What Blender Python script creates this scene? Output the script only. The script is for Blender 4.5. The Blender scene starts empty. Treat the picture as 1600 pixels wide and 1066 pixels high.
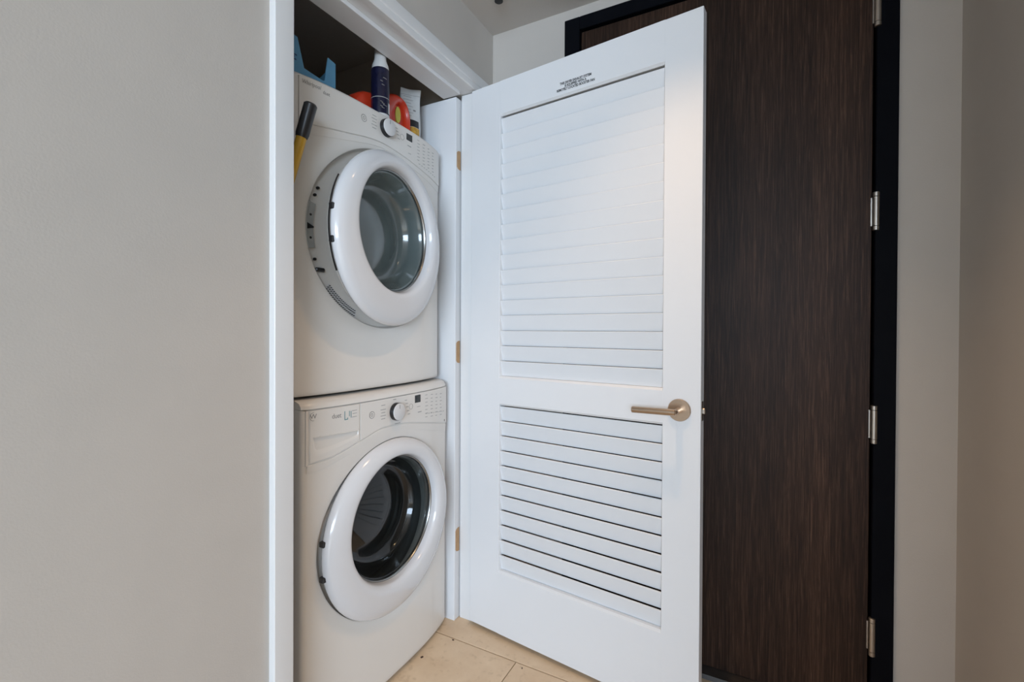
import bpy, bmesh, math, random
from mathutils import Vector, Matrix, Euler
random.seed(7)
scene = bpy.context.scene
COL = scene.collection
R = math.radians

# ------------------------------------------------------------------ camera
cam_d = bpy.data.cameras.new('camera'); cam = bpy.data.objects.new('camera', cam_d); COL.objects.link(cam)
YAW, PIT, ROL, CAMH = R(27.8), R(.42), R(.26), 1.183
f0 = Vector((-math.sin(YAW), math.cos(YAW), 0)); r0 = Vector((math.cos(YAW), math.sin(YAW), 0)); u0 = Vector((0, 0, 1))
fw = f0*math.cos(PIT) - u0*math.sin(PIT); up = u0*math.cos(PIT) + f0*math.sin(PIT)
rt = r0*math.cos(ROL) + up*math.sin(ROL); up2 = up*math.cos(ROL) - r0*math.sin(ROL)
m = Matrix((rt, up2, -fw)).transposed().to_4x4(); m.translation = (0, 0, CAMH)
cam.matrix_world = m
cam_d.sensor_width = 36; cam_d.sensor_fit = 'HORIZONTAL'
cam_d.lens = 729/1600*36
cam_d.shift_y = -12.4/1600
cam_d.clip_start = .01
scene.camera = cam

# ------------------------------------------------------------------ world, lights, exposure
w = bpy.data.worlds.new('world'); scene.world = w; w.use_nodes = True
w.node_tree.nodes['Background'].inputs[0].default_value = (.55, .72, 1, 1)
w.node_tree.nodes['Background'].inputs[1].default_value = 1.0
scene.view_settings.view_transform = 'Standard'
scene.view_settings.look = 'None'
scene.view_settings.gamma = 1
scene.view_settings.use_curve_mapping = False
scene.view_settings.exposure = 0.0
# daylight entering through the sliding window at the far end of the living room behind the camera
ld = bpy.data.lights.new('window_daylight_offscreen', 'AREA'); ld.shape = 'RECTANGLE'; ld.size = 4.1; ld.size_y = 1.4
ld.energy = 375; ld.color = (.64, .805, 1.0)
lo = bpy.data.objects.new('window_daylight_offscreen', ld); COL.objects.link(lo)
lo.location = (2.15, -4.995, 1.65); lo.rotation_euler = (R(90), 0, 0)

# ------------------------------------------------------------------ materials
def nodes(name):
    mt = bpy.data.materials.new(name); mt.use_nodes = True
    nt = mt.node_tree; return mt, nt, nt.nodes['Principled BSDF']
def mat(name, col, rough=.5, metal=0, vary=.04, scale=8, bump=0, bscale=200, coat=0, spec=.5):
    mt, nt, b = nodes(name)
    b.inputs['Roughness'].default_value = rough; b.inputs['Metallic'].default_value = metal
    b.inputs['Coat Weight'].default_value = coat; b.inputs['Specular IOR Level'].default_value = spec
    tc = nt.nodes.new('ShaderNodeTexCoord'); nz = nt.nodes.new('ShaderNodeTexNoise')
    nz.inputs['Scale'].default_value = scale; nz.inputs['Detail'].default_value = 4
    rp = nt.nodes.new('ShaderNodeValToRGB')
    rp.color_ramp.elements[0].position = .3; rp.color_ramp.elements[1].position = .7
    rp.color_ramp.elements[0].color = tuple(c*(1-vary) for c in col)+(1,)
    rp.color_ramp.elements[1].color = tuple(min(1, c*(1+vary)) for c in col)+(1,)
    nt.links.new(tc.outputs['Object'], nz.inputs['Vector']); nt.links.new(nz.outputs['Fac'], rp.inputs['Fac'])
    nt.links.new(rp.outputs['Color'], b.inputs['Base Color'])
    if bump:
        n2 = nt.nodes.new('ShaderNodeTexNoise'); n2.inputs['Scale'].default_value = bscale; n2.inputs['Detail'].default_value = 2
        bp = nt.nodes.new('ShaderNodeBump'); bp.inputs['Strength'].default_value = bump; bp.inputs['Distance'].default_value = .002
        nt.links.new(tc.outputs['Object'], n2.inputs['Vector']); nt.links.new(n2.outputs['Fac'], bp.inputs['Height'])
        nt.links.new(bp.outputs['Normal'], b.inputs['Normal'])
    return mt
M = {}
M['wall'] = mat('wall_paint', (.545, .50, .45), .75, vary=.015, bump=.12, bscale=260)
M['ceiling'] = mat('ceiling_paint', (.64, .605, .57), .85, vary=.02, bump=.2, bscale=180)
M['white'] = mat('white_door_paint', (.79, .795, .80), .35, vary=.008, scale=3, bump=.03, bscale=90)
M['trim'] = mat('white_trim_paint', (.77, .765, .755), .35, vary=.01, scale=4)
M['appl'] = mat('appliance_enamel', (.765, .73, .68), .28, vary=.012, scale=3, coat=.15)
M['ring'] = mat('appliance_ring_gloss', (.72, .715, .72), .16, vary=.006, scale=3, coat=.4)
M['dish'] = mat('appliance_dish_grey', (.40, .41, .40), .4, vary=.03)
M['seam'] = mat('seam_dark', (.035, .03, .027), .8)
M['black'] = mat('black_plastic', (.014, .014, .015), .35, vary=.1)
M['rubber'] = mat('grey_rubber', (.10, .105, .105), .55, vary=.08)
M['steel'] = mat('drum_steel', (.45, .47, .47), .3, 1, vary=.08)
M['chrome'] = mat('bezel_metal', (.30, .30, .29), .25, 1, vary=.05)
M['knobface'] = mat('knob_face', (.70, .69, .68), .25, vary=.01)
M['screen'] = mat('display_glass', (.02, .022, .02), .12, vary=.05)
M['print'] = mat('grey_print', (.24, .23, .22), .6)
M['printlight'] = mat('pale_grey_print', (.38, .37, .35), .6)
M['teal'] = mat('teal_print', (.10, .26, .30), .6)
M['nickel'] = mat('satin_nickel', (.50, .385, .29), .28, 1, vary=.04, scale=40)
M['hinge'] = mat('hinge_steel', (.50, .46, .41), .35, 1, vary=.08, scale=30)
M['tan'] = mat('brass_hinge_leaf', (.50, .31, .16), .55, vary=.1, scale=40)
M['frame'] = mat('black_door_frame', (.0035, .004, .006), .6, vary=.12, spec=.05)
M['text'] = mat('black_lettering', (.02, .02, .022), .6)
M['yellow'] = mat('yellow_handle', (.62, .36, .03), .4, vary=.05)
M['blue'] = mat('blue_card', (.10, .29, .46), .5, vary=.06, scale=12)
M['bluedark'] = mat('dark_blue_print', (.02, .06, .16), .5)
M['navy'] = mat('navy_can_print', (.008, .009, .032), .25, vary=.2, scale=30)
M['capwhite'] = mat('white_plastic_cap', (.70, .69, .67), .4)
M['orange'] = mat('orange_red_plastic', (.62, .045, .015), .32, vary=.05, coat=.2)
M['lemon'] = mat('yellow_green_label', (.60, .55, .08), .45, vary=.1, scale=40)
M['amber'] = mat('amber_print', (.60, .33, .04), .5, vary=.3, scale=60)
M['pouch'] = mat('white_film_pouch', (.62, .62, .60), .35, vary=.06, scale=25, bump=.4, bscale=60)
M['stone'] = mat('threshold_stone', (.05, .04, .035), .5, vary=.2, scale=30)
M['grout'] = mat('grout', (.36, .26, .17), .9, vary=.08, scale=60)
M['crumb'] = mat('dark_crumb', (.06, .03, .02), .9)

def tile_mat():
    mt, nt, b = nodes('beige_stone_tile')
    tc = nt.nodes.new('ShaderNodeTexCoord'); oi = nt.nodes.new('ShaderNodeObjectInfo')
    add = nt.nodes.new('ShaderNodeVectorMath'); add.operation = 'ADD'
    mul = nt.nodes.new('ShaderNodeMath'); mul.operation = 'MULTIPLY'; mul.inputs[1].default_value = 37
    nt.links.new(oi.outputs['Random'], mul.inputs[0])
    nt.links.new(tc.outputs['Object'], add.inputs[0]); nt.links.new(mul.outputs[0], add.inputs[1])
    n1 = nt.nodes.new('ShaderNodeTexNoise'); n1.inputs['Scale'].default_value = 7; n1.inputs['Detail'].default_value = 8; n1.inputs['Roughness'].default_value = .65
    nt.links.new(add.outputs[0], n1.inputs['Vector'])
    rp = nt.nodes.new('ShaderNodeValToRGB'); e = rp.color_ramp.elements
    e[0].position = .28; e[0].color = (.66, .48, .31, 1); e[1].position = .72; e[1].color = (.80, .63, .44, 1)
    k = e.new(.5); k.color = (.73, .555, .375, 1)
    nt.links.new(n1.outputs['Fac'], rp.inputs['Fac'])
    n2 = nt.nodes.new('ShaderNodeTexNoise'); n2.inputs['Scale'].default_value = 45; n2.inputs['Detail'].default_value = 6
    nt.links.new(add.outputs[0], n2.inputs['Vector'])
    r2 = nt.nodes.new('ShaderNodeValToRGB'); r2.color_ramp.elements[0].position = .3; r2.color_ramp.elements[1].position = .42
    r2.color_ramp.elements[0].color = (.62, .55, .46, 1); r2.color_ramp.elements[1].color = (1, 1, 1, 1)
    nt.links.new(n2.outputs['Fac'], r2.inputs['Fac'])
    mx = nt.nodes.new('ShaderNodeMixRGB'); mx.blend_type = 'MULTIPLY'; mx.inputs[0].default_value = .35
    nt.links.new(rp.outputs['Color'], mx.inputs[1]); nt.links.new(r2.outputs['Color'], mx.inputs[2])
    nt.links.new(mx.outputs[0], b.inputs['Base Color'])
    b.inputs['Roughness'].default_value = .42
    return mt
M['tile'] = tile_mat()

def wood_mat():
    mt, nt, b = nodes('dark_walnut_veneer')
    tc = nt.nodes.new('ShaderNodeTexCoord'); mp = nt.nodes.new('ShaderNodeMapping')
    mp.inputs['Scale'].default_value = (70, 20, 2.2)
    nt.links.new(tc.outputs['Object'], mp.inputs['Vector'])
    n1 = nt.nodes.new('ShaderNodeTexNoise'); n1.inputs['Scale'].default_value = 3; n1.inputs['Detail'].default_value = 10; n1.inputs['Roughness'].default_value = .7; n1.inputs['Distortion'].default_value = .6
    nt.links.new(mp.outputs[0], n1.inputs['Vector'])
    rp = nt.nodes.new('ShaderNodeValToRGB'); e = rp.color_ramp.elements
    e[0].position = .30; e[0].color = (.012, .0065, .0042, 1); e[1].position = .74; e[1].color = (.105, .058, .037, 1)
    k = e.new(.5); k.color = (.034, .0175, .0105, 1)
    nt.links.new(n1.outputs['Fac'], rp.inputs['Fac'])
    m2 = nt.nodes.new('ShaderNodeMapping'); m2.inputs['Scale'].default_value = (9, 4, .25)
    nt.links.new(tc.outputs['Object'], m2.inputs['Vector'])
    n2 = nt.nodes.new('ShaderNodeTexNoise'); n2.inputs['Scale'].default_value = 1; n2.inputs['Detail'].default_value = 3
    nt.links.new(m2.outputs[0], n2.inputs['Vector'])
    r2 = nt.nodes.new('ShaderNodeValToRGB'); r2.color_ramp.elements[0].position = .35; r2.color_ramp.elements[1].position = .65
    r2.color_ramp.elements[0].color = (.6, .57, .55, 1); r2.color_ramp.elements[1].color = (1.15, 1.1, 1.05, 1)
    nt.links.new(n2.outputs['Fac'], r2.inputs['Fac'])
    mx = nt.nodes.new('ShaderNodeMixRGB'); mx.blend_type = 'MULTIPLY'; mx.inputs[0].default_value = 1
    nt.links.new(rp.outputs['Color'], mx.inputs[1]); nt.links.new(r2.outputs['Color'], mx.inputs[2])
    nt.links.new(mx.outputs[0], b.inputs['Base Color'])
    b.inputs['Roughness'].default_value = .5; b.inputs['Specular IOR Level'].default_value = .2
    bp = nt.nodes.new('ShaderNodeBump'); bp.inputs['Strength'].default_value = .35; bp.inputs['Distance'].default_value = .001
    nt.links.new(n1.outputs['Fac'], bp.inputs['Height']); nt.links.new(bp.outputs['Normal'], b.inputs['Normal'])
    return mt
M['wood'] = wood_mat()

def glass_mat(name, base, fac, rough):
    """tinted door bowl: part see-through, part dark glossy body"""
    mt, nt, b = nodes(name)
    b.inputs['Base Color'].default_value = base+(1,); b.inputs['Roughness'].default_value = rough
    b.inputs['Coat Weight'].default_value = 1; b.inputs['Coat Roughness'].default_value = .03
    tr = nt.nodes.new('ShaderNodeBsdfTransparent'); tr.inputs[0].default_value = (.55, .6, .6, 1)
    tc = nt.nodes.new('ShaderNodeTexCoord'); nz = nt.nodes.new('ShaderNodeTexNoise'); nz.inputs['Scale'].default_value = 9
    mr = nt.nodes.new('ShaderNodeMapRange'); mr.inputs[3].default_value = fac-.08; mr.inputs[4].default_value = fac+.08
    nt.links.new(tc.outputs['Object'], nz.inputs['Vector']); nt.links.new(nz.outputs['Fac'], mr.inputs[0])
    mx = nt.nodes.new('ShaderNodeMixShader')
    nt.links.new(mr.outputs[0], mx.inputs[0]); nt.links.new(tr.outputs[0], mx.inputs[1]); nt.links.new(b.outputs[0], mx.inputs[2])
    nt.links.new(mx.outputs[0], nt.nodes['Material Output'].inputs[0])
    return mt
M['glass_washer'] = glass_mat('smoked_bowl_glass', (.012, .013, .013), .55, .06)
M['glass_dryer'] = glass_mat('grey_bowl_glass', (.13, .165, .165), .82, .12)
def pane_mat():
    mt, nt, b = nodes('window_glass')
    b.inputs['Base Color'].default_value = (.9, .95, 1, 1); b.inputs['Roughness'].default_value = .02; b.inputs['Transmission Weight'].default_value = 1; b.inputs['IOR'].default_value = 1.02
    return mt
M['pane'] = pane_mat()
def emit_mat(name, col, s):
    mt, nt, b = nodes(name)
    b.inputs['Emission Color'].default_value = col+(1,); b.inputs['Emission Strength'].default_value = s
    return mt
M['lamp'] = emit_mat('lit_lamp_lens', (1, .72, .45), 6)

# ------------------------------------------------------------------ mesh helpers
class MB:
    def __init__(s): s.bm = bmesh.new()
    def box(s, x0, x1, y0, y1, z0, z1, bev=0, seg=2):
        b = bmesh.new()
        bmesh.ops.create_cube(b, size=1)
        for v in b.verts:
            v.co = ((x0+x1)/2+v.co.x*(x1-x0), (y0+y1)/2+v.co.y*(y1-y0), (z0+z1)/2+v.co.z*(z1-z0))
        if bev: bmesh.ops.bevel(b, geom=b.edges[:], offset=bev, segments=seg, affect='EDGES', profile=.6)
        s.join(b); return s
    def join(s, b):
        me = bpy.data.meshes.new('tmp'); b.to_mesh(me); b.free(); s.bm.from_mesh(me); bpy.data.meshes.remove(me)
    def faces(s, vs, fs):
        V = [s.bm.verts.new(v) for v in vs]
        for f in fs:
            try: s.bm.faces.new([V[i] for i in f])
            except ValueError: pass
        return s
    def prism(s, poly, axis, a0, a1):
        """polygon (2D) swept along axis: 'x' poly=(y,z), 'y' poly=(x,z), 'z' poly=(x,y)"""
        n = len(poly)
        def P(p, a): return {'x': (a, p[0], p[1]), 'y': (p[0], a, p[1]), 'z': (p[0], p[1], a)}[axis]
        vs = [P(p, a0) for p in poly]+[P(p, a1) for p in poly]
        s.faces(vs, [list(range(n)), list(range(2*n-1, n-1, -1))]+[(i, (i+1) % n, n+(i+1) % n, n+i) for i in range(n)]); return s
    def tube(s, pts, r, n=10, cap=True):
        pts = [Vector(p) for p in pts]; rs = r if isinstance(r, (list, tuple)) else [r]*len(pts)
        t = (pts[1]-pts[0]).normalized(); a = t.cross(Vector((0, 0, 1)))
        if a.length < .1: a = t.cross(Vector((1, 0, 0)))
        a.normalize(); vs = []
        for i, p in enumerate(pts):
            d = (pts[min(i+1, len(pts)-1)]-pts[max(i-1, 0)]).normalized()
            a = (a-d*a.dot(d)).normalized(); b = d.cross(a)
            for k in range(n):
                q = 2*math.pi*k/n; vs.append(p+(a*math.cos(q)+b*math.sin(q))*rs[i])
        fs = [(i*n+k, i*n+(k+1) % n, (i+1)*n+(k+1) % n, (i+1)*n+k) for i in range(len(pts)-1) for k in range(n)]
        if cap: fs += [list(range(n-1, -1, -1)), [(len(pts)-1)*n+k for k in range(n)]]
        s.faces(vs, fs); return s
    def lathe(s, prof, n=64, axis='z', c=(0, 0, 0), sh=None):
        """prof: list of (radius, height along axis)"""
        vs, idx = [], []
        for r, h in prof:
            if r < 1e-6: idx.append([len(vs)]*n); vs.append((0, h)); continue
            idx.append([len(vs)+k for k in range(n)])
            for k in range(n): vs.append((r, h, 2*math.pi*k/n))
        out = []
        for v in vs:
            if len(v) == 2: a, b, h = 0, 0, v[1]
            else: a, b, h = v[0]*math.cos(v[2]), v[0]*math.sin(v[2]), v[1]
            p = {'z': (a, b, h), 'x': (h, a, b+(sh(math.hypot(a, b)) if sh else 0)), 'y': (b, h, a)}[axis]
            out.append((p[0]+c[0], p[1]+c[1], p[2]+c[2]))
        fs = []
        for i in range(len(prof)-1):
            for k in range(n):
                q = [idx[i][k], idx[i][(k+1) % n], idx[i+1][(k+1) % n], idx[i+1][k]]
                u = []
                for j in q:
                    if j not in u: u.append(j)
                if len(u) > 2: fs.append(u)
        s.faces(out, fs); return s
    def build(s, name, mt, parent=None, smooth=False, angle=40):
        bmesh.ops.recalc_face_normals(s.bm, faces=s.bm.faces[:])
        me = bpy.data.meshes.new(name); s.bm.to_mesh(me); s.bm.free()
        me.materials.append(M[mt] if isinstance(mt, str) else mt)
        if smooth:
            me.polygons.foreach_set('use_smooth', [True]*len(me.polygons))
            try: me.set_sharp_from_angle(angle=R(angle))
            except Exception: pass
        o = bpy.data.objects.new(name, me); COL.objects.link(o)
        if parent: o.parent = parent
        return o
def empty(name, loc=(0, 0, 0), rz=0):
    o = bpy.data.objects.new(name, None); COL.objects.link(o); o.location = loc; o.rotation_euler = (0, 0, rz)
    o.empty_display_size = .05; return o
def tag(o, label, cat=None, kind=None, group=None):
    o['label'] = label
    if cat: o['category'] = cat
    if kind: o['kind'] = kind
    if group: o['group'] = group
    return o
def text(name, body, size, mt, parent, mw, align='CENTER', sx=1.0, shear=0, thick=.0002, bold=0):
    cu = bpy.data.curves.new(name, 'FONT'); cu.body = body; cu.size = size; cu.align_x = align; cu.align_y = 'CENTER'
    cu.extrude = thick; cu.offset = bold; cu.shear = shear; cu.resolution_u = 3
    t = bpy.data.objects.new('tmp', cu); COL.objects.link(t)
    dg = bpy.context.evaluated_depsgraph_get(); me = bpy.data.meshes.new_from_object(t.evaluated_get(dg))
    bpy.data.objects.remove(t); bpy.data.curves.remove(cu)
    me.transform(mw @ Matrix.Scale(sx, 4, (1, 0, 0))); me.materials.clear(); me.materials.append(M[mt]); me.name = name
    o = bpy.data.objects.new(name, me); COL.objects.link(o); o.parent = parent; return o
def frame_mat(o, ex, ey):
    ex = Vector(ex).normalized(); ey = Vector(ey).normalized(); ez = ex.cross(ey)
    mm = Matrix((ex, ey, ez)).transposed().to_4x4(); mm.translation = o; return mm

# ------------------------------------------------------------------ room shell
CZ = 2.45          # ceiling height
XW, YE, XR = -1.02, 1.747, .5
XC = -1.14         # back face of the closet front wall
fl = MB().box(-2.1, 4.6, -5.15, 2.0, -.12, -.009).build('floor', 'grout')
tag(fl, 'beige stone tile floor with fine joints', 'floor', 'structure')
TS, TL, G = .61, .915, .0016
proto = {}
jy0 = 1.4705       # joint running along x, measured in front of the closet
for j in range(-4, 2):
    y0 = jy0+(j-1)*TS; y1 = y0+TS
    off = -.753 if j % 2 == 0 else -.753+.33
    for i in range(-3, 4):
        x0 = off+i*TL; x1 = x0+TL
        a0, a1, b0, b1 = max(x0, -2.0), min(x1, 3.0), y0, min(y1, 1.90)
        if a1-a0 < .05 or b1-b0 < .05: continue
        key = (round(a1-a0, 3), round(b1-b0, 3))
        if key not in proto:
            t = MB().box(-(key[0]/2-G), key[0]/2-G, -(key[1]/2-G), key[1]/2-G, -.009, 0, .0012, 1).build('floor_tile', 'tile', fl)
            proto[key] = t
        else:
            t = proto[key].copy(); COL.objects.link(t); t.parent = fl
        t.location = ((a0+a1)/2, (b0+b1)/2, 0)
rest = MB().box(-1.1, 4.6, -5.0, jy0-5*TS-G, -.009, 0).build('tile_field', 'tile', fl)

o = MB().box(-2.1, 4.6, -5.15, 2.0, CZ, CZ+.1).build('ceiling', 'ceiling'); tag(o, 'pale painted ceiling above the entry hall', 'ceiling', 'structure')
OY0, OY1, OZ = .745, 1.62, 2.16      # rough opening of the laundry closet
o = MB().box(XC, XW, -5.1, OY0, 0, CZ).box(XC, XW, OY1, 1.95, 0, CZ).box(XC, XW, OY0, OY1, OZ, CZ).build('wall_left', 'wall')
tag(o, 'grey painted wall holding the laundry closet opening', 'wall', 'structure')
# entry wall with the door opening
FX0, FX1, FZ = -.686, .360, 2.405
o = MB().box(XC, FX0, YE, YE+.14, 0, CZ).box(FX1, XR+.1, YE, YE+.14, 0, CZ).box(FX0, FX1, YE, YE+.14, FZ, CZ).build('wall_front', 'wall')
tag(o, 'grey painted wall around the dark entry door', 'wall', 'structure')
o = MB().box(XR, XR+.12, -.3, YE, 0, CZ).build('wall_right', 'wall'); tag(o, 'plain painted side wall meeting the entry door wall', 'wall', 'structure')
o = MB().box(XR+.12, 4.6, -.3, -.18, 0, CZ).build('wall_living_side', 'wall'); tag(o, 'grey living room wall behind the camera', 'wall', 'structure')
o = MB().box(4.5, 4.6, -5.1, -.3, 0, CZ).build('wall_living_end', 'wall'); tag(o, 'grey far side wall of the living room', 'wall', 'structure')
WX0, WX1, WZ0, WZ1 = 0.0, 4.3, .9, 2.4
o = MB().box(XW, WX0, -5.1, -5.0, 0, CZ).box(WX1, 4.5, -5.1, -5.0, 0, CZ).box(WX0, WX1, -5.1, -5.0, 0, WZ0).box(WX0, WX1, -5.1, -5.0, WZ1, CZ).build('wall_back', 'wall')
tag(o, 'grey living room wall with the wide window', 'wall', 'structure')
win = empty('window_1', (2.15, -5.05, WZ0)); tag(win, 'wide sliding window of the living room', 'window', 'structure')
ww, wh = (WX1-WX0), (WZ1-WZ0)
MB().box(-ww/2, ww/2, -.04, .04, 0, .05).box(-ww/2, ww/2, -.04, .04, wh-.05, wh).box(-ww/2, -ww/2+.05, -.04, .04, .05, wh-.05).box(ww/2-.05, ww/2, -.04, .04, .05, wh-.05).build('window_frame', 'trim', win)
for i in (-1, 0, 1): MB().box(i*ww/4-.03, i*ww/4+.03, -.03, .03, .05, wh-.05).build('mullion', 'trim', win)
for i in range(4): MB().box(-ww/2+.05+i*ww/4, -ww/2-.05+(i+1)*ww/4, -.004, .004, .05, wh-.05).build('pane', 'pane', win)

# closet interior, dark
o = MB().box(-2.05, -1.95, .50, 1.95, 0, CZ).build('wall_closet_back', 'wall'); tag(o, 'painted back wall inside the laundry closet', 'wall', 'structure')
o = MB().box(-1.95, XC, .50, .60, 0, CZ).build('wall_closet_left', 'wall'); tag(o, 'painted left wall inside the laundry closet', 'wall', 'structure')
o = MB().box(-1.95, XC, 1.62, 1.72, 0, CZ).build('wall_closet_right', 'wall'); tag(o, 'painted right wall inside the laundry closet', 'wall', 'structure')
o = MB().box(-1.95, XC-.002, .60, 1.62, CZ-.02, CZ-.001).build('ceiling_closet', 'wall'); tag(o, 'painted ceiling inside the laundry closet', 'ceiling', 'structure')
o = MB().box(XC-.012, XC, .60, OY0, 0, CZ-.02).box(XC-.012, XC, OY0, OY1, OZ, CZ-.02).build('wall_closet_front', 'wall'); tag(o, 'painted inner face above the closet opening', 'wall', 'structure')

# closet side board, jambs and casing
o = MB().box(-1.93, -1.081, 1.559, 1.619, 0, 2.12, .002, 1).build('trim_1', 'white'); tag(o, 'white upright side board beside the stacked washer and dryer', 'trim', 'structure')
for (z0, z1) in ((1.832, 1.908), (1.046, 1.136), (.276, .372)):
    p = [(1.566, z0+.010), (1.572, z0+.003), (1.582, z0), (1.5905, z0), (1.5905, z1), (1.582, z1), (1.572, z1-.003), (1.566, z1-.010)]
    MB().prism(p, 'x', -1.083, -1.0795).build('hinge_leaf', 'tan', o)['label'] = 'tan brass hinge leaf'
jm = empty('trim_2', (XW, 1.19, 0)); tag(jm, 'white door jamb lining the laundry closet opening', 'trim', 'structure')
def J(mb, name, mt='trim'): 
    ob = mb.build(name, mt, jm); ob.matrix_parent_inverse = Matrix.Translation(-Vector(jm.location)); return ob
J(MB().box(XC, -1.012, OY0, .7565, 0, 2.135, .001, 1), 'side_jamb')
J(MB().box(-1.076, -1.018, 1.591, OY1, 0, 2.135, .001, 1), 'side_jamb')
J(MB().box(XC-.002, -1.002, OY0, OY1, 2.137, OZ, .001, 1), 'head_jamb')
J(MB().box(XC-.002, -1.062, .7585, 1.559, 2.122, 2.137, .002, 2), 'door_stop')
cs = empty('trim_3', (XW, 1.19, 0)); tag(cs, 'white moulded casing around the laundry closet opening', 'trim', 'structure')
def Cc(mb, name):
    ob = mb.build(name, 'trim', cs, smooth=True, angle=30); ob.matrix_parent_inverse = Matrix.Translation(-Vector(cs.location)); return ob
Cc(MB().box(XW-.002, -1.0, .7065, .7585, 0, 2.205, .004, 3), 'casing_leg')
Cc(MB().box(XW-.002, -1.006, 1.625, 1.681, 0, 2.137, .003, 2), 'casing_leg')
hp = [(XW-.002, 2.135), (-1.004, 2.135), (-1.0, 2.138), (-1.0, 2.150), (-1.004, 2.153), (-1.004, 2.158), (-.999, 2.163), (-.998, 2.196), (-1.002, 2.2045), (XW-.002, 2.2065)]
Cc(MB().prism(hp, 'y', .7585, 1.681), 'casing_head')

# ------------------------------------------------------------------ louvered door
d1 = empty('door_1', (-1.02, 1.573, 0), R(-7)); tag(d1, 'white louvered closet door standing open with satin lever handle', 'door', 'structure')
S0, S1, S2, S3, TH = .006, .147, .768, .880, .038
ZB, ZT = .015, 2.13
MB().box(S0, S1, 0, TH, ZB, ZT, .0012, 1).build('stile', 'white', d1)
MB().box(S2, S3, 0, TH, ZB, ZT, .0012, 1).build('stile', 'white', d1)
c = .007
def rail(z0, z1, lo, hi):
    p = [(0, z0+(c if lo else 0))]+([(c, z0)] if lo else [])+[(TH, z0), (TH, z1)]+([(c, z1)] if hi else [])+[(0, z1-(c if hi else 0))]
    MB().prism(p, 'x', S1-.001, S2+.001).build('rail', 'white', d1)
rail(ZB, .257, False, True); rail(.893, 1.005, True, True); rail(1.997, ZT, True, False)
slat = None
for z0, z1, n in ((.257, .889, 11), (1.005, 1.990, 17)):
    p_ = (z1-z0)/n
    for i in range(n):
        zc = z0+p_*(i+.5)
        if slat is None:
            h = .0576/2-.0004; tt = .0075
            poly = [(.0065, h-.0015), (.008, h), (.0065+tt-.001, h), (.0065+tt, h-.002), (.0205+tt, -h+.001), (.0205+tt-.001, -h), (.0215, -h), (.0205, -h+.0015)]
            slat = MB().prism(poly, 'x', S1-.006, S2+.006).build('slat', 'white', d1); s_ = slat
        else:
            s_ = slat.copy(); COL.objects.link(s_); s_.parent = d1
        s_.location = (0, 0, zc); s_.scale = (1, 1, p_/.0576)
# handle
hd = MB().lathe([(0, 0), (.0335, 0), (.0335, -.006), (.032, -.0085), (0, -.0085)], 48, 'y', (.8195, 0, .944)).build('handle_rosette', 'nickel', d1, True, 30)
hd['label'] = 'round satin nickel rosette'
MB().tube([(.8195, -.006, .944), (.8195, -.040, .944), (.8185, -.048, .944), (.8155, -.053, .944), (.810, -.0555, .944)], .0092, 20).build('handle_neck', 'nickel', hd, True, 40)
MB().tube([(.8235, -.0555, .944), (.8225, -.0555, .944), (.6935, -.0555, .9410), (.6925, -.0555, .9410)], [.0085, .0098, .0098, .0085], 24).build('lever', 'nickel', hd, True, 40)
MB().box(S3-.001, S3+.0012, .008, .030, .915, .973, .0008, 1).build('latch_plate', 'hinge', d1)
MB().box(S3, S3+.009, .013, .025, .936, .953, .002, 1).build('latch_bolt', 'hinge', d1)
# notice lettering
for i, ln in enumerate(('THIS DRYER EXHAUST SYSTEM', 'IS EQUIPPED WITH A', 'REMOTELY LOCATED BOOSTER FAN')):
    text('notice_lettering', ln, .0118, 'text', d1, frame_mat((.4645, -.0003, 2.0405-i*.0107), (1, 0, 0), (0, 0, 1)), sx=.74, bold=.0004)['label'] = 'small black printed notice'
for z in (1.87, 1.09, .325):
    MB().tube([(S0-.004, TH+.004, z-.045), (S0-.004, TH+.004, z+.045)], .006, 12).build('hinge_knuckle', 'white', d1, True)

# ------------------------------------------------------------------ entry door
d2 = empty('door_2', (0, YE, 0)); tag(d2, 'dark walnut entry door with black frame and steel hinges', 'door', 'structure')
LX0, LX1, LZ = -.621, .303, 2.35
MB().box(LX0, LX1-.002, .004, .048, .014, LZ, .0015, 1).build('door_leaf', 'wood', d2)
for a, b_, z0, z1 in ((FX0, LX0-.003, 0, FZ), (LX1+.003, FX1, 0, FZ), (LX0-.003, LX1+.003, LZ+.004, FZ)):
    MB().box(a, b_, -.012, .14, z0, z1, .002, 1).build('door_frame', 'frame', d2)
MB().box(LX0-.003, LX1+.003, .052, .14, 0, LZ+.004).build('frame_backing', 'frame', d2)
for z in (2.147, 1.541, .904, .266):
    h = MB().tube([(.3085, -.009, z-.043), (.3085, -.009, z+.043)], .0088, 16).box(.297, .309, -.003, .005, z-.042, z+.042).build('hinge', 'hinge', d2, True, 40)
    for s in (-1, 1):
        MB().tube([(.3085, -.009, z+s*.0445), (.3085, -.009, z+s*.056), (.3085, -.009, z+s*.058)], [.0088, .0088, .006], 16).build('hinge_tip', 'hinge', h, True, 40)
MB().prism([(-.047, 0), (-.040, .012), (.14, .014), (.14, 0)], 'x', LX0-.003, LX1+.003).build('threshold', 'stone', d2)

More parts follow.
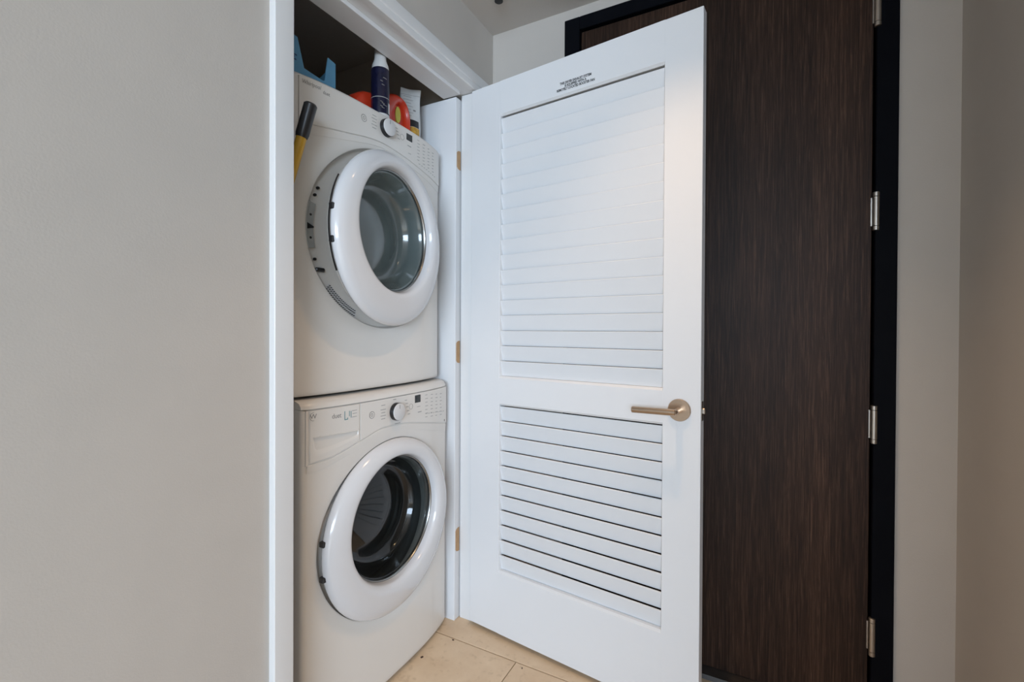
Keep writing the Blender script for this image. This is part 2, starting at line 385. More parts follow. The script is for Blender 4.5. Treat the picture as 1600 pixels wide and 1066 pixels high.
# ------------------------------------------------------------------ washer and dryer
def machine(name, yc, hw, xf, xe, z0, zt, zr, door_c, dish_r, dish_col, hole=.214):
    """root at the floor-side centre; geometry in world offsets relative to root"""
    root = empty(name, (xf, yc, z0))
    X = lambda y: -(xf-xe)*min(1.05, abs(y/hw))**3          # local x of the bowed front at local y
    cy, cz = door_c[0]-yc, door_c[1]-z0
    # front panel: polar grid around the door
    angs = sorted(set([2*math.pi*k/144 for k in range(144)]+[math.atan2(b-cz, a-cy) % (2*math.pi) for a in (-hw, hw) for b in (0, zt-z0)]))
    def edge(q, ins):
        c_, s_ = math.cos(q), math.sin(q); t = 9
        if c_ > 1e-9: t = min(t, (hw-ins-cy)/c_)
        if c_ < -1e-9: t = min(t, (-hw+ins-cy)/c_)
        if s_ > 1e-9: t = min(t, (zt-z0-ins*.3-cz)/s_)
        if s_ < -1e-9: t = min(t, (ins-cz)/s_)
        return t
    def grid(rows, mt, nm, par=None):
        mb = MB(); vs = []
        for rr, dx in rows:
            for q in angs:
                r = rr(q) if callable(rr) else rr
                y, z = cy+r*math.cos(q), cz+r*math.sin(q); vs.append((X(y)+dx, y, z))
        n = len(angs)
        fs = [(i*n+k, i*n+(k+1) % n, (i+1)*n+(k+1) % n, (i+1)*n+k) for i in range(len(rows)-1) for k in range(n)]
        return mb.faces(vs, fs).build(nm, mt, par or root, True, 35)
    rows = [(dish_r-.004, -.010), (dish_r-.001, -.002), (dish_r+.003, 0)]
    for t in (.2, .4, .6, .8, .95): rows.append((lambda q, t=t: dish_r+.003+(edge(q, .012)-dish_r-.003)*t, 0))
    rows += [(lambda q: edge(q, .012), 0), (lambda q: edge(q, .006), -.0015), (lambda q: edge(q, .002), -.005), (lambda q: edge(q, 0), -.012), (lambda q: edge(q, 0), -.045)]
    grid(rows, 'appl', 'front_panel')
    grid([(dish_r-.0035, -.008), (dish_r-.008, -.020), (dish_r-.03, -.026), (hole+.008, -.03), (hole+.002, -.035), (hole, -.06)], dish_col, 'door_recess')
    # cabinet box behind the front
    xb = X(hw)-.04; dep = .70
    mb = MB()
    mb.box(-dep, xb+.005, -hw+.001, -hw+.018, 0, zr-z0-.002).box(-dep, xb+.005, hw-.018, hw-.001, 0, zr-z0-.002)
    mb.box(-dep, -dep+.015, -hw+.018, hw-.018, 0, zr-z0-.002).box(-dep+.015, xb+.005, -hw+.018, hw-.018, 0, .015)
    mb.box(-dep+.015, xb+.005, -hw+.018, hw-.018, zr-z0-.017, zr-z0-.002)
    mb.build('cabinet', 'appl', root)
    # rounded top front edge
    prof = [(.0035, zt-z0+.001), (.0025, zt-z0+.3*(zr-zt)), (-.006, zt-z0+.7*(zr-zt)), (-.022, zr-z0-.002), (-.06, zr-z0)]
    ys = [-hw+2*hw*k/40 for k in range(41)]; vs = []
    for y in ys:
        e = max(0, (abs(y)-hw+.012))
        for dx, z in prof: vs.append((X(y)+dx-e*.6, y, z))
        vs.append((X(y)-.06, y, zt-z0+.001))
    n = len(prof)+1
    fs = [(i*n+k, (i+1)*n+k, (i+1)*n+(k+1) % n, i*n+(k+1) % n) for i in range(40) for k in range(n)]+[list(range(n)), [40*n+k for k in range(n)]]
    MB().faces(vs, fs).build('top_fascia', 'appl', root, True, 35)
    # gasket and drum
    MB().lathe([(.214, -.055), (.200, -.058), (.193, -.075), (.197, -.10), (.215, -.11), (.235, -.115)], 72, 'x', (0, cy, cz)).build('gasket', 'rubber', root, True, 60)
    MB().lathe([(.215, -.118), (.222, -.125), (.25, -.14), (.25, -.50), (.23, -.52), (0, -.53)], 72, 'x', (0, cy, cz)).build('drum', 'steel', root, True, 40)
    return root, X
def strip(mbx, X, y0, y1, lo, hi, base, t, n=36):
    """a thin raised panel on the bowed front between two height curves"""
    vs = []
    for k in range(n+1):
        y = y0+(y1-y0)*k/n; a, b = lo(y), hi(y); m_ = (a+b)/2
        vs += [(X(y)+base, y, a), (X(y)+base+t*.7, y, a), (X(y)+base+t, y, a+t*.5), (X(y)+base+t, y, m_), (X(y)+base+t, y, b-t*.5), (X(y)+base+t*.7, y, b), (X(y)+base, y, b)]
    c_ = 7
    fs = [(i*c_+k, (i+1)*c_+k, (i+1)*c_+(k+1) % c_, i*c_+(k+1) % c_) for i in range(n) for k in range(c_)]+[list(range(c_)), [n*c_+k for k in range(c_)]]
    return mbx.faces(vs, fs)
def lerp(tab):
    def f(y):
        if y <= tab[0][0]: return tab[0][1]
        for (a, b), (c_, d) in zip(tab, tab[1:]):
            if y <= c_:
                t = (y-a)/(c_-a); return b+(d-b)*t
        return tab[-1][1]
    return f
def smooth_pts(pts, n=6):
    out = []
    for i in range(len(pts)-1):
        p0, p1, p2, p3 = pts[max(i-1, 0)], pts[i], pts[i+1], pts[min(i+2, len(pts)-1)]
        for k in range(n):
            t = k/n
            out.append(tuple(.5*(2*b+(c_-a)*t+(2*a-5*b+4*c_-d)*t*t+(3*b-a-3*c_+d)*t**3) for a, b, c_, d in zip(p0, p1, p2, p3)))
    out.append(tuple(pts[-1])); return out
def band(root, X, y0, y1, lo, hi, name, foot=.0012, n=60):
    """raised band on the front whose edge leaves an open joint to the next panel"""
    vs = []
    for k in range(n+1):
        y = y0+(y1-y0)*k/n; a, b = lo(y), hi(y)
        vs += [(X(y)-.001, y, a), (X(y)+foot, y, a), (X(y)+.0035, y, b-.0012), (X(y)+.0028, y, b), (X(y)-.001, y, b)]
    fs = [(i*5+k, (i+1)*5+k, (i+1)*5+(k+1) % 5, i*5+(k+1) % 5) for i in range(n) for k in range(5)]+[list(range(5)), [n*5+k for k in range(5)]]
    return MB().faces(vs, fs).build(name, 'appl', root, True, 30)
def ring_door(root, loc, rz, glass, Rr=.281):
    """round door: moulded ring, metal bezel, glass bowl"""
    k = Rr/.281
    ecc = lambda r: .027*min(1, max(0, (.272*k-r)/(.06*k)))
    prof = [(.255, -.022), (.274, -.016), (.2800, -.006), (.2810, .000), (.2785, .009), (.271, .018), (.258, .0255), (.243, .030), (.228, .0325), (.215, .033), (.206, .030), (.2005, .022), (.198, .012), (.1975, .002), (.1975, -.012), (.210, -.022), (.255, -.022)]
    dr = MB().lathe([(a*k, b) for a, b in prof], 128, 'x', sh=ecc).build('door_ring', 'ring', root, True, 50)
    dr.location = loc; dr.rotation_euler = (0, 0, rz)
    k2 = k*1.010
    MB().lathe([(a*k2, b) for a, b in [(.1958, .003), (.1925, .0045), (.1895, .002), (.1890, -.006), (.1957, -.010)]], 96, 'x', sh=lambda r: .027).build('bezel', 'chrome', dr, True, 60)
    MB().lathe([(a*k2, b) for a, b in [(.1945, -.006), (.186, -.010), (.181, -.022), (.174, -.050), (.164, -.074), (.152, -.086), (.140, -.0885), (.122, -.083), (.09, -.076), (.07, -.073), (.05, -.071), (.035, -.070), (.02, -.0694), (.008, -.0691), (.002, -.069), (0, -.069)]], 128, 'x', sh=lambda r: .027).build('glass_bowl', glass, dr, True, 40)
    return dr
def marks(root, X, off, items, name='panel_print', mt='print'):
    mb = MB()
    for y, z, w_, h_ in items:
        mb.box(X(y)+off-.0006, X(y)+off+.0003, y-w_/2, y+w_/2, z-h_/2, z+h_/2)
    ob = mb.build(name, mt, root); ob['kind'] = 'stuff'; return ob
def ringmark(root, X, off, y, z, r, w_, name='dial_icon', mt='print'):
    return MB().lathe([(r-w_, 0), (r-w_, .0004), (r, .0004), (r, 0), (r-w_, 0)], 24, 'x', (X(y)+off, y, z)).build(name, mt, root)
def dial(root, x, y, z, r):
    k = MB().lathe([(r, 0), (r, .014), (r*.97, .0155), (r*.93, .016)], 48, 'x', (x, y, z)).build('dial', 'black', root, True, 40)
    MB().lathe([(r*.955, .0155), (r*.95, .0175), (r*.9, .0185), (0, .0185)], 48, 'x', (x, y, z)).build('dial_face', 'knobface', k, True, 40)
    MB().box(x+.018, x+.0192, y-.0008, y+.0008, z+r*.35, z+r*.8).build('pointer_mark', 'print', k)
    return k

# ---- washer
wa, WX = machine('washing_machine', 1.200, .336, -1.076, -1.108, .012, .957, .983, (1.194, .530), .2890, 'appl')
tag(wa, 'white front-loading washing machine on the floor under the dryer', 'washing machine')
wy = lambda y: y-1.2
wz = lambda z: z-.012
ring_door(wa, (.001, -.006, .518), 0, 'glass_washer', .2865)
for z in (.575, .475):
    MB().box(-.013, .005, -.006-.2890, -.006-.276, z-.012-.008, z-.012+.008, .002, 1).build('hinge_cover', 'black', wa)
drawer_lo = lerp([(wy(.868), wz(.802)), (wy(.882), wz(.806)), (wy(.95), wz(.812)), (wy(1.066), wz(.847))])
top = lambda y: wz(.9545)
def scoop(y, z):
    t = (y-wy(.893))/(wy(1.04)-wy(.893))
    if t < 0 or t > 1: return 0
    zt_ = wz(.878-.004*t); zb_ = wz(.826+.030*t**1.5)
    if z > zt_ or z < zb_: return 0
    return .016*((z-zb_)/(zt_-zb_))**1.2*min(1, t/.08)*min(1, (1-t)/.03)
mb = MB(); vs = []; na, nb = 56, 70
for i in range(na+1):
    y = wy(.882)+(1.0455-.882)*i/na; a_, b_ = drawer_lo(y), top(y)
    for k in range(nb+1):
        z = a_+(b_-a_)*k/nb; e = .003 if k in (0, nb) or i in (0, na) else 0
        vs.append((WX(y)+.0035-e-scoop(y, z), y, z))
dw = mb.faces(vs, [(i*(nb+1)+k, (i+1)*(nb+1)+k, (i+1)*(nb+1)+k+1, i*(nb+1)+k+1) for i in range(na) for k in range(nb)]).build('detergent_drawer', 'appl', wa, True, 35)
con_pts = smooth_pts([(wy(1.0485), wz(.842)), (wy(1.07), wz(.846)), (wy(1.11), wz(.858)), (wy(1.149), wz(.864)), (wy(1.242), wz(.861)), (wy(1.36), wz(.842)), (wy(1.515), wz(.812)), (wy(1.53), wz(.809))])
cn = strip(MB(), WX, wy(1.0485), wy(1.528), lerp(con_pts), top, 0, .0035, 48).build('control_panel', 'appl', wa, True, 30)
con_lo = lerp(con_pts); JOINT = .0032
whi = lambda y: (drawer_lo(y) if y < wy(1.047) else con_lo(y))-JOINT
wlo = lerp(smooth_pts([(wy(.868), wz(.782)), (wy(.885), wz(.779)), (wy(.934), wz(.788)), (wy(1.042), wz(.815)), (wy(1.149), wz(.838)), (wy(1.242), wz(.838)), (wy(1.36), wz(.815)), (wy(1.525), wz(.775))]))
band(wa, WX, wy(.876), wy(1.524), wlo, whi, 'front_band')
band(wa, WX, wy(.873), wy(.8790), whi, lambda y: wz(.9545), 'side_band', .0030, 4)
MB().tube([(WX(wy(y))+.0045, wy(y), wz(.8785-.004*(y-.893)/.147)) for y in (.893, .93, .97, 1.0, 1.04)], [.0010, .0010, .0012, .0014, .0016], 6).build('pull_lip', 'appl', dw, True)
off = .0036
dial(wa, WX(wy(1.201))+.003, wy(1.201), wz(.907), .0295)
MB().box(WX(wy(1.316))+.001, WX(wy(1.316))+.0046, wy(1.300), wy(1.332), wz(.921), wz(.948), .001, 1).build('display', 'screen', wa)
ringmark(wa, WX, off, wy(1.093), wz(.912), .0115, .0014); ringmark(wa, WX, off, wy(1.093), wz(.912), .005, .0012)
its = []
for k, z in enumerate((.936, .922, .912, .902, .892)): its.append((wy(1.142), wz(z), .024 if k % 2 else .018, .0022))
for k, z in enumerate((.938, .926, .914, .900, .888)): its.append((wy(1.252+.004*k), wz(z), .012, .0022))
its += [(wy(1.195), wz(.948), .014, .003), (wy(1.21), wz(.866), .026, .0022), (wy(1.328), wz(.886), .020, .0032), (wy(1.322), wz(.906), .018, .0018)]
for a in range(4):
    for k in range(7): its.append((wy(1.368+.034*a), wz(.942-.0135*k-.003*a), .014+.006*((a+k) % 2), .0018))
for k in range(9): its.append((wy(1.37+.016*k), wz(.873-.0015*k), .011, .0016))
marks(wa, WX, off, its, mt='printlight')
marks(wa, WX, off, [(wy(1.508), wz(.823), .007, .008)], 'panel_mark')
ringmark(wa, WX, off, wy(1.279), wz(.912), .010, .0012, 'start_icon', 'printlight')
ex, ez = (0, 1, 0), (0, 0, 1)
text('lettering', 'duet', .020, 'print', wa, frame_mat((WX(wy(.963))+off, wy(.963), wz(.929)), (WX(wy(.99))-WX(wy(.94)), .05, 0), ez), sx=.85)
text('lettering', 'W', .019, 'print', wa, frame_mat((WX(wy(.893))+off, wy(.893), wz(.937)), (WX(wy(.905))-WX(wy(.88)), .025, 0), ez))
ringmark(wa, WX, off, wy(.893), wz(.937), .012, .001, 'round_logo')
marks(wa, WX, off, [(wy(.990), wz(.926), .0022, .026), (wy(.996), wz(.914), .010, .0022), (wy(1.006), wz(.930), .0022, .016), (wy(1.012), wz(.927), .0022, .020), (wy(1.000), wz(.916), .0022, .006)], 'sticker_print', 'teal')
marks(wa, WX, off, [(wy(1.028), wz(.937), .026, .0016), (wy(1.028), wz(.928), .022, .0016), (wy(1.028), wz(.918), .026, .0016)], 'sticker_print', 'printlight')
for sx_ in (-.12, -.6):
    for sy_ in (-.28, .28): MB().tube([(sx_, sy_, -.012), (sx_, sy_, .005)], .02, 16).build('foot', 'black', wa)

# ---- dryer
dy_, DX = machine('clothes_dryer', 1.186, .342, -1.104, -1.143, .990, 1.886, 1.902, (1.186, 1.478), .294, 'appl', .190)
tag(dy_, 'white clothes dryer stacked on the washer, its round door ajar', 'clothes dryer')
ey_ = lambda y: y-1.186
ez_ = lambda z: z-.990
TH_D = R(7)
ddoor = ring_door(dy_, (-1.055+1.104, ey_(1.168), ez_(1.473)), TH_D, 'glass_dryer', .2795)
MB().lathe([(.266, -.018), (.262, -.034), (.247, -.045), (.212, -.048), (.203, -.03)], 96, 'x', sh=lambda r: .027*min(1, max(0, (.27-r)/.06))).build('inner_cover', 'appl', ddoor, True, 50)
MB().box(-.012, .003, -.2812, -.270, .036, .054, .002, 1).build('hinge_cover', 'black', ddoor)
MB().box(-.012, .003, -.2812, -.270, -.054, -.036, .002, 1).build('hinge_cover', 'black', ddoor)
mb = MB(); mb.tube([(-.010, -.2815*math.cos(q), .2815*math.sin(q)) for q in [R(-27+3*k) for k in range(20)]], .0024, 6).build('edge_slot', 'black', ddoor, True)
# strike plate, screws and labels in the recess
sp = []
for k in range(13):
    q = R(180+13-2.3*k); sp.append(q)
vs = []
for q in sp:
    for r, dx in ((.284, -.020), (.284, -.012), (.262, -.016), (.262, -.024)):
        y, z = r*math.cos(q), ez_(1.478)+r*math.sin(q); vs.append((DX(y)+dx, y, z))
pl = MB().faces(vs, [(i*4+a, (i+1)*4+a, (i+1)*4+(a+1) % 4, i*4+(a+1) % 4) for i in range(12) for a in range(4)]+[(0, 1, 2, 3), (48, 49, 50, 51)]).build('strike_plate', 'dish', dy_, True, 30)
mb = MB(); mb.tube([(DX(.286*math.cos(q))-.010, .286*math.cos(q), ez_(1.478)+.286*math.sin(q)) for q in sp], .0032, 6).build('plate_edge', 'dish', pl, True)
for dq in (-7, 7, 20, 25, -20):
    q = R(180-dq); r = .272
    y, z = r*math.cos(q), ez_(1.478)+r*math.sin(q)
    MB().lathe([(0, .004), (.003, .0035), (.0045, .001), (.0045, -.004)], 12, 'x', (DX(y)-.0165, y, z)).build('screw', 'black', dy_, True)
q = R(180); MB().prism([(-.284, ez_(1.468)), (-.262, ez_(1.474)), (-.262, ez_(1.478)), (-.284, ez_(1.486))], 'x', DX(-.27)-.016, DX(-.27)-.011).build('latch_slot', 'black', dy_)
q = R(180+27); y, z = .270*math.cos(q), ez_(1.478)+.270*math.sin(q)
MB().box(DX(y)-.022, DX(y)-.012, y-.016, y+.016, z-.006, z+.006, .003, 1).build('recess_latch', 'black', dy_)
lab = MB()
vs = []; qs = [R(180+38+1.5*k) for k in range(20)]
for q in qs:
    for r, dx in ((.2855, -.0193), (.258, -.0258)):
        y, z = r*math.cos(q), ez_(1.478)+r*math.sin(q); vs.append((DX(y)+dx, y, z))
lab = MB().faces(vs, [(2*i, 2*i+1, 2*i+3, 2*i+2) for i in range(19)]).build('warning_label', 'capwhite', dy_); lab['label'] = 'printed warning label in the recess'
mb = MB()
for k in range(17):
    q = R(180+39.2+1.6*k)
    for r, l in ((.2795, .007), (.270, .008), (.262, .006)):
        y, z = r*math.cos(q), ez_(1.478)+r*math.sin(q); x = DX(y)-.0193-(.2855-r)/.0275*.0065+.0005
        mb.box(x-.0004, x+.0004, y-l/2, y+l/2, z-.0013, z+.0013)
mb.build('label_print', 'seam', lab)['kind'] = 'stuff'
# control panel
dlo = smooth_pts([(ey_(.875), ez_(1.760)), (ey_(.91), ez_(1.763)), (ey_(1.017), ez_(1.778)), (ey_(1.104), ez_(1.793)), (ey_(1.176), ez_(1.798)), (ey_(1.271), ez_(1.789)), (ey_(1.386), ez_(1.772)), (ey_(1.511), ez_(1.757)), (ey_(1.5275), ez_(1.754))])
strip(MB(), DX, ey_(.872), ey_(1.520), lerp(dlo), lambda y: ez_(1.8878), 0, .0035, 48).build('control_panel', 'appl', dy_, True, 30)
dcon = lerp(dlo); dhi = lambda y: dcon(y)-JOINT
dlow = lerp(smooth_pts([(ey_(.85), ez_(1.727)), (ey_(.914), ez_(1.735)), (ey_(1.041), ez_(1.760)), (ey_(1.118), ez_(1.776)), (ey_(1.186), ez_(1.781)), (ey_(1.271), ez_(1.770)), (ey_(1.386), ez_(1.752)), (ey_(1.44), ez_(1.742)), (ey_(1.52), ez_(1.728))]))
band(dy_, DX, ey_(.856), ey_(1.517), dlow, dhi, 'front_band')
band(dy_, DX, ey_(.855), ey_(.8690), dhi, lambda y: ez_(1.8875), 'side_band', .0030, 4)
dial(dy_, DX(ey_(1.182))+.003, ey_(1.182), ez_(1.852), .0290)
MB().box(DX(ey_(1.3))+.001, DX(ey_(1.3))+.0046, ey_(1.284), ey_(1.316), ez_(1.852), ez_(1.876), .001, 1).build('display', 'screen', dy_)
ringmark(dy_, DX, off, ey_(1.084), ez_(1.847), .0115, .0014); ringmark(dy_, DX, off, ey_(1.084), ez_(1.847), .005, .0012)
its = []
for k, z in enumerate((1.872, 1.862, 1.852, 1.842, 1.832)): its.append((ey_(1.128), ez_(z), .024 if k % 2 else .018, .0020))
for k, z in enumerate((1.872, 1.862, 1.852, 1.840)): its.append((ey_(1.232+.004*k), ez_(z), .012, .0020))
for a in range(4):
    for k in range(7): its.append((ey_(1.352+.034*a), ez_(1.874-.0120*k-.003*a), .014+.006*((a+k) % 2), .0017))
for k in range(8): its.append((ey_(1.36+.016*k), ez_(1.79-.0015*k), .011, .0015))
its += [(ey_(1.30), ez_(1.834), .020, .0030), (ey_(1.302), ez_(1.808), .016, .0018)]
marks(dy_, DX, off, its, mt='printlight')
ringmark(dy_, DX, off, ey_(1.262), ez_(1.852), .010, .0012, 'start_icon', 'printlight')
yy = ey_(.905)
text('lettering', 'Whirlpool', .0165, 'printlight', dy_, frame_mat((DX(yy)+off+.0006, yy, ez_(1.874)), (DX(yy+.02)-DX(yy-.02), .04, 0), ez), sx=.80, shear=.2)
yy = ey_(.950)
text('lettering', 'duet', .0150, 'print', dy_, frame_mat((DX(yy)+off, yy, ez_(1.866)), (DX(yy+.01)-DX(yy-.01), .02, 0), ez), sx=.8)
for sx_ in (-.12, -.6):
    for sy_ in (-.28, .28): MB().tube([(sx_, sy_, -.0068), (sx_, sy_, .005)], .02, 16).build('foot', 'black', dy_)

# ------------------------------------------------------------------ things on top of the dryer
TZ = 1.9005
# blue open-front card tray
bt = empty('card_tray', (-1.16, .90, TZ)); tag(bt, 'light blue open-front card box on top of the dryer', 'box')
fp = [(-.16, 0), (.124, 0), (.119, .100), (.094, .104), (.082, .030), (.075, .026), (.010, .031), (-.012, .108), (-.16, .112)]
MB().prism(fp, 'x', -.0015, .0015).build('front_flap', 'blue', bt)
MB().prism([(-.20, 0), (0, 0), (0, .100), (-.20, .02)], 'y', .121, .124).build('side_flap', 'blue', bt)
MB().prism([(-.20, 0), (0, 0), (0, .110), (-.20, .02)], 'y', -.160, -.157).build('side_flap', 'blue', bt)
MB().box(-.20, 0, -.157, .121, 0, .002).box(-.20, -.197, -.157, .121, 0, .02).build('tray_base', 'blue', bt)
mb = MB()
for k, (a, z, w_) in enumerate(((-.032, .062, .014), (-.020, .055, .012), (-.030, .049, .018), (-.022, .042, .012))): mb.box(.0012, .002, a-w_/2, a+w_/2, z-.002, z+.002)
mb.build('box_print', 'bluedark', bt)['kind'] = 'stuff'
# aerosol can
ca = empty('aerosol_can', (-1.165, 1.222, TZ)); tag(ca, 'navy blue aerosol spray can with white cap on the dryer', 'spray can')
MB().lathe([(0, .004), (.027, 0), (.031, .002), (.0315, .005), (.0305, .008)], 40).build('base_rim', 'hinge', ca, True, 40)
cb = MB().lathe([(.0305, .007), (.031, .010), (.031, .172), (.029, .180), (.024, .187), (.0, .188)], 48).build('can_body', 'navy', ca, True, 40)
MB().lathe([(.0295, .178), (.0275, .192), (.0225, .206), (.0200, .214), (.0195, .244), (.017, .250), (0, .251)], 40).build('cap', 'capwhite', ca, True, 40)
MB().lathe([(.0313, .012), (.0314, .014), (.0314, .019), (.0313, .021)], 48).build('print_band', 'capwhite', cb, True)
MB().lathe([(.0313, .074), (.0314, .0745), (.0314, .076), (.0313, .0765)], 48).build('print_band', 'printlight', cb, True)
mb = MB()
for k in range(8):
    q = R(-35+(k % 3)*9); z = .058-.005*k if k < 5 else .14-.012*(k-5)
    mb.box(.0308*math.cos(q)-.001, .0312*math.cos(q)+.0012, .031*math.sin(q)-.008, .031*math.sin(q)+.008, z-.0012, z+.0012)
mb.build('can_print', 'print', cb)['kind'] = 'stuff'
mb = MB(); vs = []
for k in range(6):
    q = R(12+5*k)
    for z in (.026, .062): vs.append((.0315*math.cos(q), .0315*math.sin(q), z))
mb.faces(vs, [(2*i, 2*i+2, 2*i+3, 2*i+1) for i in range(5)]).build('paper_label', 'capwhite', cb)
# orange-red detergent jug
jg = empty('detergent_jug', (-1.25, 1.318, TZ)); tag(jg, 'orange red detergent jug with a side grip hollow on the dryer', 'jug')
def rounded(ws, hs, n=28, p=3.2):
    out = []
    for k in range(n):
        q = 2*math.pi*k/n; cq, sq = math.cos(q), math.sin(q)
        out.append((ws*abs(cq)**(2/p)*(1 if cq > 0 else -1), hs*abs(sq)**(2/p)*(1 if sq > 0 else -1)))
    return out
# side outline (y,z) of the jug as a rounded slab with an oval hollow
outl = smooth_pts([(-.155, .0), (-.158, .05), (-.150, .095), (-.115, .112), (-.05, .128), (.01, .160), (.05, .163), (.086, .146), (.104, .105), (.108, .05), (.106, .0)], 5)
outl = [(y, max(0, z)) for y, z in outl]
cyj, czj = .060, .088
nj = 60
def ray_out(q):
    d = Vector((math.cos(q), math.sin(q))); best = 9
    pl_ = outl+[outl[0]]
    for a, b in zip(pl_, pl_[1:]):
        a = Vector(a)-Vector((cyj, czj)); e = Vector(b)-Vector((cyj, czj))-a
        den = d.x*e.y-d.y*e.x
        if abs(den) < 1e-9: continue
        t = (a.x*e.y-a.y*e.x)/den; s_ = (a.x*d.y-a.y*d.x)/den
        if t > 1e-6 and -1e-6 <= s_ <= 1+1e-6: best = min(best, t)
    return best
def oval(q): a, b = .028, .050; return a*b/math.hypot(b*math.cos(q), a*math.sin(q))
vs = []; rows_ = []
for fr, dx in (('h', .024), ('h', .034), ('h2', .042), (.35, .050), (.7, .050), (.9, .044), (.97, .034), (1, .02), (1, -.02), (.97, -.034), (.9, -.044), (.5, -.05), (.1, -.05)):
    for k in range(nj):
        q = 2*math.pi*k/nj; ro = ray_out(q); rh = oval(q)
        r = rh if fr == 'h' else rh+.006 if fr == 'h2' else rh+.006+(ro-rh-.006)*fr
        if dx < 0 and fr not in (1,): r = ro*fr
        vs.append((dx, cyj+r*math.cos(q), max(0, czj+r*math.sin(q))))
nr = len(vs)//nj
jb = MB().faces(vs, [(i*nj+k, i*nj+(k+1) % nj, (i+1)*nj+(k+1) % nj, (i+1)*nj+k) for i in range(nr-1) for k in range(nj)]+[[(nr-1)*nj+k for k in range(nj)]]).build('jug_body', 'orange', jg, True, 50)
MB().prism([(cyj+.98*oval(2*math.pi*k/24)*math.cos(2*math.pi*k/24), czj+.98*oval(2*math.pi*k/24)*math.sin(2*math.pi*k/24)) for k in range(24)], 'x', .026, .030).build('grip_hollow', 'orange', jb)
MB().prism([(cyj-.010+.014*math.cos(2*math.pi*k/24), czj+.008+.030*math.sin(2*math.pi*k/24)) for k in range(24)], 'x', .030, .036).build('cap_disc', 'lemon', jb)
# film pouch
pc = empty('film_pouch', (-1.235, 1.462, TZ), R(-42)); tag(pc, 'white printed film pouch standing beside the orange jug', 'pouch')
vs = []; npz, npy = 14, 12
def pouch(sgn, i, k):
    t = i/npz; y = (-1+2*k/npy); th_ = (.030*(1-t)**.7+.001)*(1-abs(y)**2.5)+.0012
    wd = .041-.004*math.sin(t*9)*.5
    return (sgn*th_+.004*math.sin(5*t+3*y)-.03*t*0, y*wd+.003*math.sin(7*t), .240*t)
for sgn in (1, -1):
    for i in range(npz+1):
        for k in range(npy+1): vs.append(pouch(sgn, i, k))
o2 = (npz+1)*(npy+1); g = lambda s, i, k: s*o2+i*(npy+1)+k
fs = [(g(s, i, k), g(s, i, k+1), g(s, i+1, k+1), g(s, i+1, k)) for s in (0, 1) for i in range(npz) for k in range(npy)]
fs += [(g(0, i, e), g(0, i+1, e), g(1, i+1, e), g(1, i, e)) for i in range(npz) for e in (0, npy)]
fs += [(g(0, e, k), g(0, e, k+1), g(1, e, k+1), g(1, e, k)) for k in range(npy) for e in (0, npz)]
pb = MB().faces(vs, fs).build('pouch_film', 'pouch', pc, True, 60)
def pprint(name, mt, t0, t1, y0, y1):
    vv = []; a = 6
    for i in range(a+1):
        for k in range(a+1):
            t = t0+(t1-t0)*i/a; y = y0+(y1-y0)*k/a
            x0, y_, z_ = pouch(1, t*npz, (y+1)/2*npy); vv.append((x0+.0008, y_, z_))
    return MB().faces(vv, [(i*(a+1)+k, i*(a+1)+k+1, (i+1)*(a+1)+k+1, (i+1)*(a+1)+k) for i in range(a) for k in range(a)]).build(name, mt, pb, True)
pprint('pouch_print', 'black', .34, .46, -.35, .75); pprint('pouch_print', 'amber', .20, .335, -.4, .8); pprint('pouch_print', 'orange', .16, .20, -.1, .6)
pprint('pouch_print', 'print', .62, .645, .3, .55)
for k in range(7): pprint('pouch_print', 'printlight', .52+.055*k, .53+.055*k, -.7, .1+.2*(k % 2))
pprint('pouch_seal', 'print', .885, .89, -.95, .95)

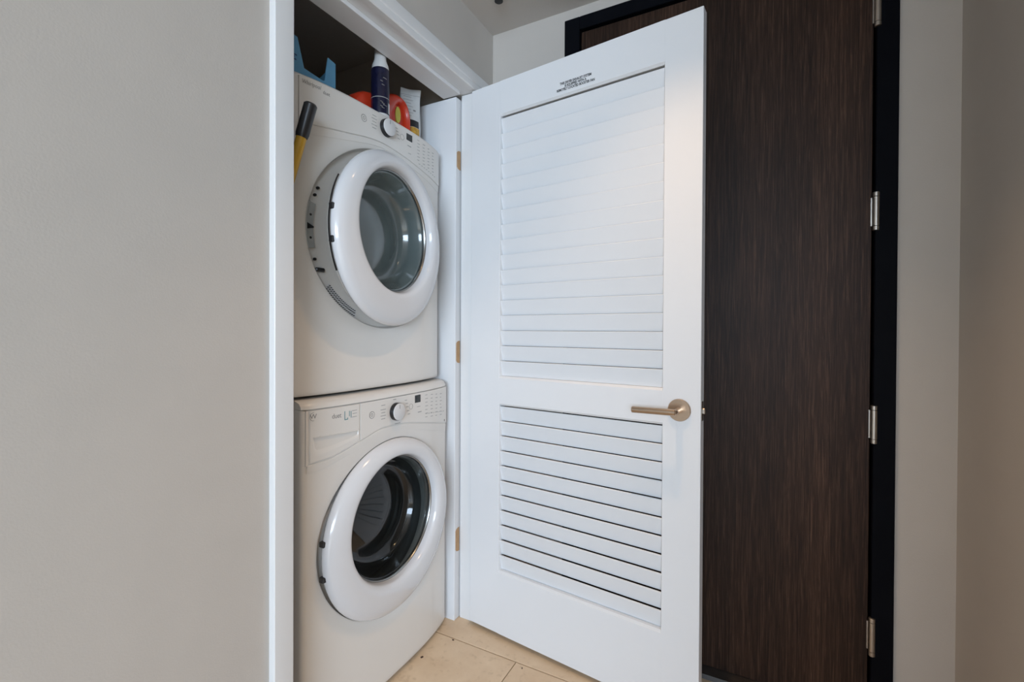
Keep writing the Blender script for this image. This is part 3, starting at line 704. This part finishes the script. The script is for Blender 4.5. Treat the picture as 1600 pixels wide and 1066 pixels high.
# broom leaning in the gap left of the machines
br = empty('broom', (-1.50, .66, 0)); tag(br, 'yellow broom handle with black grip leaning before the dryer', 'broom')
T = Vector((-1.045, .842, 1.7756)); Bp = Vector((-1.50, .6412, .10)); base = Vector(br.location); dd = (T-Bp).normalized()
P = lambda s: tuple(T-dd*s-base)
MB().tube([P(.085), P((T-Bp).length)], .0135, 16).build('pole', 'yellow', br, True)
MB().tube([P(0), P(.004), P(.082), P(.092)], [.0135, .0170, .0170, .015], 18).build('grip', 'black', br, True, 40)
MB().box(-.035, .035, -.045, .12, .07, .115, .006, 2).build('broom_head', 'black', br)
MB().prism([(-.045, .075), (.12, .075), (.13, 0), (-.050, 0)], 'x', -.028, .028).build('bristles', 'yellow', br)

# ------------------------------------------------------------------ ceiling fittings, floor specks
sp = empty('sprinkler_head', (-.872, 1.535, CZ)); tag(sp, 'small dark ceiling sprinkler head near the closet corner', 'sprinkler')
MB().lathe([(0, 0), (.032, 0), (.032, -.003), (.018, -.008), (.010, -.010), (.010, -.022), (0, -.022)], 32).build('escutcheon', 'hinge', sp, True, 40)
MB().lathe([(0, -.030), (.016, -.030), (.016, -.032), (0, -.033)], 24).tube([(.009, 0, -.02), (.012, 0, -.031)], .002, 8).tube([(-.009, 0, -.02), (-.012, 0, -.031)], .002, 8).build('deflector', 'black', sp, True, 40)
def downlight(x, y, label, power, size):
    dl = empty('recessed_downlight', (x, y, CZ)); tag(dl, label, 'downlight')
    MB().lathe([(.040, .0), (.062, .0), (.062, -.004), (.058, -.007), (.042, -.004), (.040, .0)], 40).build('trim_ring', 'trim', dl, True, 40)
    MB().lathe([(0, -.0015), (.041, -.0015), (.041, 0)], 32).build('lens_offscreen', 'lamp', dl)
    sl = bpy.data.lights.new('downlight_beam_offscreen', 'SPOT'); sl.energy = power; sl.color = (1, .64, .34); sl.spot_size = R(size); sl.spot_blend = 1; sl.shadow_soft_size = .02
    so = bpy.data.objects.new('downlight_beam_offscreen', sl); COL.objects.link(so); so.location = (0, 0, -.012); so.parent = dl
downlight(-.262, 1.046, 'round recessed ceiling downlight in front of the louvered door', 40, 90)
for k, (x, y, s) in enumerate(((-1.017, 1.46, .004), (-1.062, 1.33, .005), (-.72, 1.452, .003))):
    o = MB().box(-s, s, -s*.6, s*.6, 0, s*.8, s*.3, 1).build('crumb', 'crumb'); o.location = (x, y, 0); o.rotation_euler = (0, 0, k)
    tag(o, ('tiny dark crumb on the tile beside the white side board', 'tiny dark crumb on the tile before the washing machine', 'tiny dark crumb on the tile under the louvered door')[k], 'crumb')
